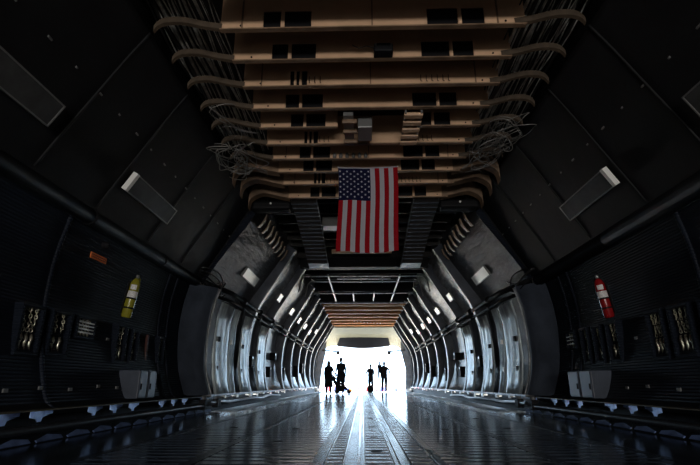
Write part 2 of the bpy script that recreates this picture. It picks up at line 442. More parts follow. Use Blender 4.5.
# ------------------------------------------------------------------ lamps on the sloping walls
def slope_at(prof, x):
    for (xa, za), (xb, zb) in zip(prof, prof[1:]):
        if min(xa, xb) <= x <= max(xa, xb):
            return za + (zb-za)*(x-xa)/(xb-xa)
def lamp(s, xc, zc, y0, y1, w, label, white, th=.05):
    ang = math.atan2(4.16-2.42, -(3.42-2.38))        # along the slope (for +x side)
    up = Vector((math.cos(ang)*s, 0, math.sin(ang)))
    nrm = Vector((-math.sin(ang)*s, 0, math.cos(ang)))
    if nrm.x*s > 0: nrm = -nrm
    t = thing('wall_lamp', (s*xc, y0, zc), label, 'light fixture', 'box lamps on the sloping walls')
    def slab(m, a0, a1, b0, b1, n0, n1):
        vs = [up*a + Vector((0, b, 0)) + nrm*n for a in (a0, a1) for b in (b0, b1) for n in (n0, n1)]
        m.add(vs, [(0, 1, 3, 2), (4, 6, 7, 5), (0, 4, 5, 1), (2, 3, 7, 6), (0, 2, 6, 4), (1, 5, 7, 3)])
    L = y1-y0; h = w/2
    m = MB(); slab(m, -h, h, 0, L, 0, th)
    m.build('lamp_housing', M['lampbody'], t)
    m = MB(); slab(m, -h+.015, h-.015, .015, L-.015, th, th+.006)
    m.build('lens', M['lenswhite'] if white == 2 else M['lens'], t)
    m = MB()
    for a0, a1, b0, b1 in ((-h, -h+.014, 0, L), (h-.014, h, 0, L), (-h, h, L-.016, L)): slab(m, a0, a1, b0, b1, th, th+.014)
    m.build('lamp_rim', M['lampbody'], t)
    if white == 1:
        m = MB(); slab(m, -h, h, -.006, .055, -.0, th+.02); m.build('end_diffuser', M['lenswhite'], t)
for s in (-1, 1):
    sd = SIDE[s]
    lamp(s, 3.06, 2.98, 2.5, 3.87, .26, f'dark unlit box lamp nearest the camera, {sd} slope, cut by the frame', 1)
    lamp(s, 3.06, 2.98, 5.40, 6.75, .26, f'grey box lamp with a white end, {sd} sloping panel', 1)
    lamp(s, 2.92, 3.08, 10.9, 12.2, .26, f'pale rectangular lamp just past the thick arch, {sd} slope', 2)
    for i, (x, z, y, l) in enumerate(((2.64, 3.03, 14.0, .5), (2.66, 3.0, 16.6, .6), (2.68, 2.97, 18.9, .6), (2.68, 2.97, 20.9, .7), (2.70, 2.92, 22.9, .7), (2.55, 3.14, 24.7, .8))):
        lamp(s, x, z, y, y+l, .24, f'small white lamp between {sd} tunnel ribs, {ORD[i]} beyond the arch', 2)
    # rows of small fasteners
    for i in range(17):
        y = 2.9+.42*i
        z = 3.42+.02*((i*3) % 3); x = 2.83
        if y > 12: break
        m = MB(); m.box(s*x-.008, s*x+.008, y, y+(.05 if i % 2 else .02), z-.012, z+.012, rot=Matrix.Rotation(s*.5, 3, 'Y'))
        tag(m.build('fastener_clip', M['lampbody']), f'tiny metal fastener on the {sd} sloping panel', 'fastener', f'row of fasteners on the {sd} slope')

# ------------------------------------------------------------------ tan overhead beams
YBM = [3.05, 3.56, 4.07, 4.58, 5.09, 5.60, 6.10, 6.61, 7.12, 7.63, 8.18, 8.85]
def web(m, x0, x1, holes, y, z0=4.115, z1=4.62, h0=4.135, h1=4.35):
    x = x0
    for a, b in sorted(holes):
        if b < x0 or a > x1: continue
        m.box(x, a, y, y+.012, z0, z1)
        m.box(a, b, y, y+.012, z0, h0); m.box(a, b, y, y+.012, h1, z1)
        m.cur = 1; m.box(a, b, y+.03, y+.05, h0-.01, h1+.01); m.cur = 0  # black backing added so no light passes through the web holes
        x = b
    m.box(x, x1, y, y+.012, z0, z1)
W1 = [(-1.12, -.93), (-.89, -.60), (.64, .97), (1.01, 1.25)]
W2 = [(-.98, -.93), (-.90, -.86), (-.83, -.76)]
for i, y in enumerate(YBM):
    t = thing('ceiling_beam', (0, y, 0), f'tan cross beam of the near ceiling, {ORD[i]} from the camera', 'beam', 'tan ceiling beams')
    spans = [(-1.58, 1.68)]
    if i == 6: spans = [(-1.58, -.42), (.78, 1.68)]
    m = MB()
    for a, b in spans: web(m, a, b, W2 if i in (4, 7, 10) else W1, 0)
    m.build('beam_web', [M['tan'], M['black']], t)
    m = MB()
    for a, b in spans: m.box(a, b, -.03, .03, 4.10, 4.115)
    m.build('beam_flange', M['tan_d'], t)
    if i % 2 == 0 and i != 6:
        m = MB(); m.box(.045, .06, -.03, 0, 4.115, 4.6); m.box(-1.35, -1.34, -.03, 0, 4.115, 4.6); m.box(1.38, 1.39, -.03, 0, 4.115, 4.6)
        m.build('stiffener', M['tan_d'], t)
    m = MB()
    for x in (-1.36, 1.47): m.lathe([(0, 0), (.012, 0), (.012, .008)], 8, Matrix.Translation((x, -.001, 4.165)) @ Matrix.Rotation(PI/2, 4, 'X'))
    m.build('bolt', M['black'], t)
    for s in (-1, 1):      # arched end of the beam
        big = i >= 9
        c = interp([(1.56, 4.115), (1.75, 4.15), (1.98, 4.21), (2.15, 4.215)] + ([(2.25, 4.18), (2.30, 4.11)] if not big else [(2.34, 4.10), (2.38, 3.9)]), 4)
        hh = .07 if not big else .22
        m = MB()
        y1 = .02 if not big else .16
        m.loft([[(s*x, -.02, z), (s*x, y1, z-.01), (s*x, y1, z+hh), (s*x, -.02, z+hh)] for x, z in c], closed=True)
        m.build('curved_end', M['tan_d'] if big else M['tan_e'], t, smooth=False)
# cables running along both eaves
for s in (-1, 1):
    n = 28
    for i in range(n):
        x = 1.64 + .68*i/(n-1) + random.uniform(-.012, .012)
        z = 4.34 + random.uniform(-.03, .04)
        r_ = random.choice([.007, .008, .010, .012, .022])
        ph = random.random()*6; m = MB()
        ye = random.uniform(6.6, 7.6)
        m.tube([(s*(x+.018*math.sin(j*.9+ph)), 2.0+(ye-2.0)*j/18, z+.014*math.sin(j*1.3+ph*2)) for j in range(19)], r_, 6)
        tag(m.build('overhead_cable', M['cable'] if (i*7) % 3 else M['cable_b'], smooth=True), f'long cable above the beam ends at the {SIDE[s]} eaves', 'cable', f'cables along the {SIDE[s]} eaves')
    for i in range(11):     # tangled harness
        m = MB(); ph = [random.random()*6 for _ in range(4)]
        cx, cy, cz = random.uniform(1.85, 2.25), random.uniform(5.9, 7.3), random.uniform(4.0, 4.12)
        pts = [(s*(cx+.22*math.sin(j*.33+ph[0])+.04*math.sin(j*.9+ph[3])), cy+.45*math.sin(j*.27+ph[1]), cz+.07*math.sin(j*.41+ph[2])) for j in range(26)]
        m.tube(pts, random.choice([.005, .006, .008]), 5)
        tag(m.build('tangled_wire', M['wire'], smooth=True), f'loose pale wire in the tangle at the {SIDE[s]} eaves', 'wire', f'tangled wires at the {SIDE[s]} eaves')
    # dark housing and hanging tabs past the last beam
    t = thing('junction_housing', (s*1.98, 9.12, 3.98), f'dark rounded housing under the last tan beam, {SIDE[s]} side', 'housing', 'dark housings past the beams')
    m = MB(); m.box(-.42, .42, 0, .3, 0, .2); bev(m.build('housing_body', M['black'], t), .06, 3)
    m = MB(); m.lathe([(.0, 0), (.02, 0), (.022, .02), (0, .03)], 10, Matrix.Translation((.0, -.01, .12)) @ Matrix.Rotation(PI/2, 4, 'X')); m.build('indicator', M['lenswhite'], t)
    for i in range(8):
        y = 9.7+.42*i; m = MB()
        c = [(2.34, 3.78), (2.26, 3.86), (2.20, 3.95), (2.16, 4.08)]
        m.loft([[(s*x, 0, z), (s*x, .15, z+.03), (s*(x+.03), .15, z+.03), (s*(x+.03), 0, z)] for x, z in c], closed=True)
        tag(m.build('edge_bracket', M['tan_d'], loc=(0, y, 0)), f'small curved bracket along the top of the {SIDE[s]} slope, {ORD[i]} from the near end', 'bracket', f'curved brackets on the {SIDE[s]} slope top')

# curved slatted chutes hanging beyond the beams
for s in (-1, 1):
    t = thing('slatted_chute', (s*1.27, 8.95, 0), f'dark slatted curved panel with a bright metal tip, {SIDE[s]} of the flag', 'hanging panel', 'slatted hanging panels')
    P = [(0, 4.10), (.8, 4.03), (1.6, 3.93), (2.4, 3.80), (3.1, 3.66), (3.35, 3.60), (3.8, 3.575)]
    def band(P, m): m.loft([[(-.27, y, z), (.27, y, z), (.27, y, z+.1), (-.27, y, z+.1)] for y, z in P], closed=True)
    m = MB(); band(P[:6], m); m.build('panel_band', M['slatdark'], t)
    m = MB(); band(P[5:], m); m.add([(-.27, 3.8, 3.575), (.27, 3.8, 3.575), (.27, 3.8, 3.675), (-.27, 3.8, 3.675)], [(0, 1, 2, 3)])
    m.build('metal_tip', M['tip'], t)
    m = MB()
    for k in range(15):
        y = .15+.21*k; z = 4.1-.0*y
        zz = None
        for (ya, za), (yb, zb) in zip(P, P[1:]):
            if ya <= y <= yb: zz = za+(zb-za)*(y-ya)/(yb-ya)
        m.box(-.27, .27, y, y+.02, zz-.015, zz+.01)
    m.build('slat', M['rib'], t)
    m = MB(); m.tube([(-s*.27, y, z-.005) for y, z in P], .012, 6); m.build('edge_strip', M['steel'], t)

# ceiling fittings among the beams
t = thing('equipment_box', (-.12, 5.95, 4.02), 'grey metal box hanging in the gap of the tan ceiling beams', 'box')
m = MB(); m.box(.0, .21, 0, .42, 0, .18); bev(m.build('box_case', M['lampbody'], t), .012)
m = MB(); m.box(-.2, -.06, -.25, .62, .04, .1); m.build('mounting_rail', M['lampbody'], t)
for y in (-.15, .12, .42):
    m = MB(); m.box(-.22, -.01, y, y+.05, -.01, .05); bev(m.build('clamp', M['tan_d'], t), .01)
t = thing('ladder_bracket', (.66, 5.65, 4.06), 'short tan ladder-like bracket right of the grey ceiling box', 'bracket')
for x in (-.11, .11):
    m = MB(); m.box(x-.012, x+.012, 0, .95, 0, .06); m.build('side_bar', M['lampbody'], t)
for k in range(5):
    m = MB(); m.box(-.13, .13, .03+.19*k, .13+.19*k, -.02, .03); bev(m.build('rung', M['tan'], t), .01)
t = thing('camera_unit', (.19, 4.42, 4.10), 'small black unit with two glints hanging under a tan beam', 'camera')
m = MB(); m.box(-.11, .11, 0, .14, 0, .11); bev(m.build('unit_case', M['black'], t), .015)
for x in (-.09, .09):
    m = MB(); m.lathe([(.0, 0), (.012, 0), (.012, .02)], 8, Matrix.Translation((x, 0, .08)) @ Matrix.Rotation(PI/2, 4, 'X')); m.build('screw_head', M['steel'], t)
m = MB(); m.tube([(-.11, .05, .08), (-.2, .04, .1), (-.28, .03, .06), (-.36, .03, .11)], .006, 6); m.build('lead', M['cable_b'], t)
for k in range(6):
    m = MB(); m.lathe([(.0, 0), (.028, 0), (.034, .05), (.02, .09), (.0, .1)], 10)
    tag(m.build('valve_knob', M['lampbody'], loc=(-.52+.105*k, 7.09, 4.115), smooth=True), f'grey knob in the row under a tan beam above the flag, {ORD[k]} from the left', 'knob', 'row of knobs above the flag')
# small hooks below the window slots
for i in (4, 7, 10):
    for s in (-1, 1):
        for k in range(6):
            m = MB(); x = s*(.64+.07*k)+.05
            m.tube([(x, YBM[i]-.03, 4.24), (x, YBM[i]-.03, 4.15), (x+.012, YBM[i]-.05, 4.13)], .005, 5)
            tag(m.build('hook', M['black']), f'tiny dark hook on the {ORD[i]} tan beam, {SIDE[s]} half', 'hook', f'hooks on the {ORD[i]} beam, {SIDE[s]} half')

# ------------------------------------------------------------------ flag
FL = thing('hanging_flag', (.04, 7.42, 4.09), 'red white and blue starred flag hanging from the tan beams', 'flag')
FW, FH = 1.04, 1.53
def fpt(u, v, off=0):      # u across 0..1, v down 0..1
    sag = .012*math.sin(PI*u)*(1-v)
    wv = .018*math.sin(u*17+v*1.2)*(.3+.7*v) + .014*math.sin(u*7.3+1+v*2)*v + .012*math.sin(v*9+u*4)*(u > .0)
    x = (u-.5)*FW*(1-.02*math.sin(v*PI)) + .012*math.sin(v*5)
    return (x-.015*v, wv + off, -FH*v*(1-.012*math.cos(u*6)) - sag)
m = MB(); NU, NV = 78, 60
for i in range(NU):
    for j in range(NV):
        st = int(i*13/NU)
        if i < 42 and j < 24: m.cur = 2
        else: m.cur = 0 if st % 2 == 0 else 1
        q = [fpt(i/NU, j/NV), fpt((i+1)/NU, j/NV), fpt((i+1)/NU, (j+1)/NV), fpt(i/NU, (j+1)/NV)]
        m.add(q, [(0, 3, 2, 1)])
m.build('flag_cloth', [M['flagred'], M['flagwhite'], M['flagblue']], FL, smooth=False)
m = MB()
def star(u, v, r_):
    vs = [fpt(u, v, -.004)]
    for k in range(10):
        a = k*PI/5 + PI/2; rr = r_ if k % 2 == 0 else r_*.42
        vs.append(fpt(u+rr*math.cos(a+PI/2)/FW, v+rr*math.sin(a+PI/2)/FH, -.004))
    m.add(vs, [(0, 1+k, 1+(k+1) % 10) for k in range(10)])
CU, CV = 42/NU, 24/NV
for a in range(9):
    cnt = 6 if a % 2 == 0 else 5
    for b in range(cnt):
        vv = (b+.5)/6 if cnt == 6 else (b+1)/6
        # hung vertically: rows of the canton run down, columns across
        star(CU*(.5+a)/9.0, CV*(vv*.96+.02), .024)
m.build('star_field', M['flagwhite'], FL)
m = MB(); m.tube([fpt(k/12, -.004) for k in range(13)], .012, 6); m.build('flag_hem', M['flagwhite'], FL)
for u in (0, 1):
    m = MB(); p = fpt(u, 0); m.tube([p, (p[0], .02, p[2]+.04)], .006, 6); m.build('tie_cord', M['cable'], FL)

# ------------------------------------------------------------------ ceiling of the forward tunnel
def crossbar(y, z, label, mm='ribflange', hw=2.1, th=.07):
    t = thing('ceiling_frame', (0, y, 0), label, 'frame', 'pale frames across the dark tunnel ceiling')
    m = MB(); m.box(-hw, hw, 0, .05, z, z+th*.55); bev(m.build('cross_bar', M[mm], t), .008)
    m = MB()
    for s in (-1, 1): m.tube([(s*hw, .02, z+.02), (s*(hw+.12), .02, z-.12), (s*(hw+.2), .02, z-.55)], .022, 8)
    m.build('corner_bar', M[mm], t)
    m = MB(); m.box(-hw, hw, .01, .04, z+.1, z+.6); m.build('upper_web', M['black'], t)
    return t
crossbar(16.2, 4.10, 'pale metal frame bar across the tunnel ceiling, nearest one below the flag')
crossbar(17.3, 4.14, 'pale metal frame bar across the tunnel ceiling, second below the flag', 'lampbody', 2.0)
crossbar(19.5, 4.10, 'pale metal frame bar across the tunnel ceiling, third below the flag')
crossbar(21.9, 4.08, 'pale metal frame bar at the edge of the tan slatted ceiling')
for s in (-1, 1):
    for x, y0, y1, nm in ((1.28, 16.3, 21.9, 'outer'), (.45, 19.6, 21.8, 'inner')):
        m = MB(); m.box(s*x-.025, s*x+.025, y0, y1, 4.15, 4.2)
        tag(m.build('ceiling_strut', M['ribflange']), f'{nm} lengthwise strut between ceiling frames, {SIDE[s]} half', 'strut', 'lengthwise ceiling struts')
m = MB(); m.box(-1.0, 1.0, 17.25, 17.3, 4.24, 4.28)
for x in (-.75, -.1, .7): m.box(x-.02, x+.02, 17.2, 17.25, 4.1, 4.34)
tag(m.build('ceiling_cable_tray', M['lampbody']), 'thin tray bar with short uprights among the dark ceiling frames', 'tray')
m = MB(); m.box(-1.0, .85, 13.9, 14.0, 4.33, 4.46); tag(m.build('tan_crossbar', M['tan']), 'short tan bar seen just below the flag hem', 'bar')
m = MB(); m.box(-2.1, 2.1, 14.9, 15.3, 4.13, 4.42); tag(m.build('header_beam', M['black']), 'dark deep header beam behind the tips of the hanging panels', 'beam')
m = MB(); m.box(-1.05, -.62, 10.9, 11.3, 4.2, 4.45); tag(bev(m.build('ceiling_unit', M['lampbody']), .02), 'grey ceiling unit half hidden left of the flag', 'ceiling unit')
# tan slats y 22..32
y = 22.2; i = 0
while y < 31.0:
    m = MB(); m.box(-2.0, 2.0, y, y+.95, 4.12, 4.17); m.box(-2.0, 2.0, y, y+.05, 4.06, 4.12)
    tag(m.build('ceiling_slat', M['tan_far']), f'tan ceiling slat of the far tunnel, {ORD[i]} from the near edge', 'ceiling slat', 'tan slats of the far ceiling')
    y += 1.38; i += 1
m = MB(); m.box(-2.05, 2.05, 22, 32, 4.4, 4.44); struct(m.build('ceiling_forward', M['roof']))
for k in range(9):
    m = MB(); m.lathe([(.035, 0), (.04, .02), (0, .03)], 8, Matrix.Translation((0, 0, 0)) @ Matrix.Rotation(PI, 4, 'X'))
    tag(m.build('ceiling_stud', M['lenswhite'], loc=(-.55+.2*k, 28.2+.12*k, 4.04)), f'tiny white stud in the dotted row on the tan ceiling, {ORD[k]} from the left', 'stud', 'white studs on the far ceiling')

# ------------------------------------------------------------------ forward opening
m = MB()
prof = interp([(-2.75, 2.1), (-2.62, 2.55), (-1.6, 2.72), (0, 2.82), (1.6, 2.72), (2.55, 2.55), (2.7, 2.1)], 4)
m.loft([[(x, YE+.1, 4.2) for x, z in prof], [(x, YE+1.0, 3.75) for x, z in prof], [(x, YE+2.6, z+.42) for x, z in prof]])
mf = MB()
for s in (-1, 1):
    mf.add([(s*3.5, YE, -.2), (s*3.5, YE, 4.9), (s*2.45, YE, 4.9), (s*2.5, YE, 2.5), (s*2.75, YE, 1.4), (s*2.8+(-.1 if s<0 else -.1), YE, -.2)], [(0, 1, 2, 3, 4, 5)])
m.add([(-2.7, YE, 4.9), (2.7, YE, 4.9), (2.7, YE, 4.1), (-2.7, YE, 4.1)], [(0, 1, 2, 3)])
o = struct(m.build('wall_forward', M['beige'], smooth=False)); struct(mf.build('trim_5', M['sidegrey']))
# dark nose part hanging in the opening
m = MB()
top = [(-1.62, 3.64), (1.75, 3.60)]
low = [(-1.86+3.72*k/14, 3.02-.16*math.sin(PI*k/14)) for k in range(15)]
m.prism([(-1.86, 3.05)] + top + [(1.88, 3.04)] + low[::-1], 33.5, 34.2)
tag(bev(m.build('nose_door', M['black']), .05), 'dark curved door edge hanging above the bright opening', 'door')
for s in (-1, 1):
    t = thing('hinge_arm', (s*2.6, 31.7, 2.5), f'small arm with a dark block in the upper {SIDE[s]} corner of the opening', 'arm', 'arms at the opening corners')
    m = MB(); m.tube([(s*.15, 0, .1), (-s*.3, 0, .07), (-s*.8, 0, .0)], .045, 8); m.build('arm_bar', M['lampbody'], t, smooth=True)
    m = MB(); m.box(-s*.92-.12, -s*.92+.12, -.08, .08, -.2, .05); bev(m.build('arm_block', M['rib'], t), .03)

# ------------------------------------------------------------------ near-wall fittings
def wallx(z, prof=NEAR_LOW):
    for (xa, za), (xb, zb) in zip(prof, prof[1:]):
        if za <= z <= zb: return xa+(xb-xa)*(z-za)/(zb-za)
    return prof[-1][0]
def chain_mesh(L, amp, ph):
    m = MB(); n = int(L/.034)
    for k in range(n):
        z = -k*.034; off = amp*math.sin(k*.55+ph)
        T = Matrix.Translation((0, off, z)) @ Matrix.Rotation((k % 2)*PI/2+.5, 4, 'Z')
        pts = [T @ Vector((.014*math.cos(a), 0, .024*math.sin(a))) for a in [2*PI*q/8 for q in range(9)]]
        m.tube(pts, .0055, 4, cap=False)
    return m
rk = 0
def rack(s, y0, y1, z0, z1, label, chains, slats=0, grid=False):
    x = wallx((z0+z1)/2)-.0
    d = .10
    y0 -= .13; y1 -= .13
    t = thing('stowage_rack', (s*(x-d+.03), y0, z0), label, 'rack', 'chain stowage racks on the side walls')
    W = y1-y0; H = z1-z0; b = .035
    def bx(m, a0, a1, *r): m.box(min(s*a0, s*a1), max(s*a0, s*a1), *r)
    m = MB()
    bx(m, 0, d, -b, 0, -b, H+b); bx(m, 0, d, W, W+b, -b, H+b); bx(m, 0, d, 0, W, -b, 0); bx(m, 0, d, 0, W, H, H+b)
    m.build('rack_frame', M['wall_low'], t)
    m = MB(); bx(m, d-.01, d, 0, W, 0, H); m.build('back_panel', M['black'], t)
    if slats:
        for k in range(slats):
            m = MB(); z = H*(k+1)/(slats+1); m.box(s*.01-.006, s*.01+.006, 0, W, z-.008, z+.008); m.build('slat_bar', M['cable'], t)
    for k in range(chains):
        y = y0+W*(k+.8)/(chains+.6)
        c = thing('tie_down_chain', (s*(x-d*.55+.03), y, z1-.015), f'hanging metal chain, {ORD[k]} in its rack: {label.split(",")[0]}', 'chain', 'tie-down chains hanging in the wall racks')
        chain_mesh(H*.55, .018, k*1.3+y0).build('chain_links', M['chain'], c, smooth=True)
        m = MB(); m.tube([(0, 0, -H*.55), (0, .012, -H*.66), (0, -.008, -H*.78), (0, .01, -H*.93)], [.010, .019, .015, .008], 8); m.build('binder', M['chain'], c, smooth=True)
        m = MB(); m.tube([(0, 0, 0), (0, .015, .008), (0, .03, -.01)], .006, 5); m.build('hook', M['steel'], c)
rack(-1, 4.72, 5.0, .80, 1.24, 'tall rack nearest the left frame edge, left wall', 3)
rack(-1, 5.2, 5.5, .82, 1.25, 'dark rack second from the left frame edge, left wall', 2)
rack(-1, 5.68, 6.02, 1.05, 1.25, 'short slatted rack left of the bins, left wall', 4, 4)
rack(-1, 6.62, 6.85, .80, 1.26, 'narrow dark rack under the yellow extinguisher, left wall', 2)
rack(-1, 7.05, 7.22, .82, 1.23, 'narrow rack with a bright chain, left wall', 1)
rack(-1, 8.02, 8.2, .86, 1.22, 'narrow rack beside the thick arch, left wall', 1)
rack(1, 8.22, 8.5, 1.08, 1.32, 'short slatted rack beside the thick arch, right wall', 3, 3)
rack(1, 7.72, 7.92, .82, 1.32, 'narrow rack second from the arch, right wall', 1)
rack(1, 7.3, 7.5, .82, 1.31, 'narrow rack third from the arch, right wall', 1)
rack(1, 6.82, 7.08, .82, 1.31, 'narrow rack below the red extinguisher, right wall', 2)
rack(1, 5.8, 6.06, .80, 1.31, 'wide rack right of the red extinguisher, right wall', 3)
rack(1, 5.32, 5.62, .80, 1.31, 'wide rack last before the frame edge, right wall', 3)
rack(1, 4.9, 5.1, .80, 1.31, 'rack cut by the frame edge, right wall', 1)
m = MB(); m.box(-.02, .02, 0, .06, 0, .42)
tag(bev(m.build('red_strap', M['rust'], loc=(-3.50, 7.48, .82)), .01), 'dark red vertical strap hanging between two left wall racks', 'strap')
# bins
for s in (-1, 1):
    y0, y1 = (6.62, 7.2) if s < 0 else (6.95, 7.75)
    cnt = 2
    for k in range(2):
        a = y0+(y1-y0)*k/2+.02; b = y0+(y1-y0)*(k+1)/2-.02
        t = thing('wall_bin', (s*3.14, a, .30), f'blue-grey metal bin on the {SIDE[s]} ledge, the {"nearer" if k == 0 else "farther"} of the pair', 'bin', 'blue-grey bins below the racks')
        m = MB(); m.box(min(0, s*.3), max(0, s*.3), 0, b-a, 0, .38); bev(m.build('bin_body', M['arch'], t), .012)
        m = MB(); m.box(-s*.006-.005, -s*.006+.005, .02, b-a-.02, .02, .36); dr = m.build('bin_door', M['box'], t)
        m = MB(); m.box(-s*.016-.008, -s*.016+.008, .04, .06, .12, .20); m.build('bin_latch', M['black'], dr)
# small wall marks
for s in (-1, 1):
    for i, (y, z) in enumerate(((4.4, .42), (4.9, .44), (5.4, .42), (6.0, .45), (6.45, .43), (4.6, 1.05), (6.3, 1.05))):
        x = wallx(z)-.012
        m = MB(); m.box(-.008, .008, 0, .06, 0, .035)
        tag(m.build('wall_placard', M['lampbody'], loc=(s*x, y, z)), f'tiny grey placard low on the near {SIDE[s]} wall, {ORD[i]}', 'placard', f'small placards on the {SIDE[s]} wall')

# orange sign
t = thing('wall_sign', (-3.43, 5.5, 2.02), 'small orange sign plate high on the left wall', 'sign')
m = MB(); m.box(-.006, .006, 0, .36, -.035, .04); m.build('sign_plate', M['orange'], t)
m = MB()
for k in range(9): m.box(.006, .009, .02+.037*k, .02+.037*k+.024, .008, .02)
for k in range(8): m.box(.006, .009, .03+.04*k, .03+.04*k+.026, -.018, -.007)
m.build('sign_lettering', M['rust'], t)
m = MB(); m.lathe([(.0, 0), (.05, 0), (.05, .05), (.03, .08), (0, .08)], 10, Matrix.Rotation(PI/2, 4, 'Y'))
tag(m.build('wall_fitting', M['pipe'], loc=(-3.42, 5.72, 2.2)), 'small black knob on the left wall above the orange sign', 'knob')

# extinguishers
def extinguisher(s, y, z0, H, lean, mm, label, kind):
    x = s*3.36
    t = thing('fire_extinguisher', (x, y, z0), label, 'fire extinguisher'); t.rotation_euler = (0, lean, 0)
    r_ = .068
    m = MB()
    h = H*.80
    m.lathe([(r_*.8, 0), (r_, .02), (r_, h-.09), (r_*.8, h-.04), (r_*.4, h-.005), (.02, h)], 20)
    cyl = m.build('cylinder', M[mm], t, smooth=True)
    m = MB(); m.lathe([(.02, h), (.024, h+.03), (.018, h+.05)], 10); vl = m.build('valve', M['steel'], t, smooth=True)
    m = MB(); m.box(-.012, .012, -.03, .11, h+.05, h+.065); m.box(-.01, .01, -.02, .1, h+.09, h+.102, rot=Matrix.Rotation(.25, 3, 'X')); bev(m.build('lever', M['black'], vl), .004)
    a0 = (PI if s > 0 else 0) - .9
    def arc(m, z0_, z1_, a, b, rr):
        n = 12; m.loft([[(rr*math.cos(a+(b-a)*k/n), rr*math.sin(a+(b-a)*k/n), z) for k in range(n+1)] for z in (z0_, z1_)])
    m = MB(); c = PI*1.5 if True else 0
    cc = -PI/2 + (-.4 if s > 0 else .4)
    arc(m, h*.50, h*.66, cc-1.1, cc+1.1, r_+.0015); m.build('label_band', M['label'], cyl, smooth=True)
    m = MB(); arc(m, h*.70, h*.82, cc-.7, cc+.5, r_+.0015); m.build('upper_label', M['label'], cyl, smooth=True)
    m = MB()
    for q in (.22, .46): 
        z = h*q
        m.lathe([(r_+.001, z), (r_+.006, z), (r_+.006, z+.022), (r_+.001, z+.022)], 20)
    m.build('strap', M['black'], t, smooth=True)
    m = MB(); m.box(s*.075-.01, s*.075+.01, -.05, .05, .05, h*.9); m.build('mounting_bracket', M['black'], t)
    m = MB(); m.tube([(0, .03, h+.04), (0, .09, h+.0), (-s*.02, .10, h*.8), (-s*.02, .095, h*.3), (-s*.02, .09, h*.2)], .011, 8); m.build('hose', M['black' if mm == 'red' else 'yellow'], t, smooth=True)
extinguisher(-1, 6.45, 1.37, .70, .15, 'yellow', 'yellow-green bottle extinguisher strapped to the left wall', 0)
extinguisher(1, 6.62, 1.37, .70, -.15, 'red', 'red fire extinguisher with a white label on the right wall', 0)

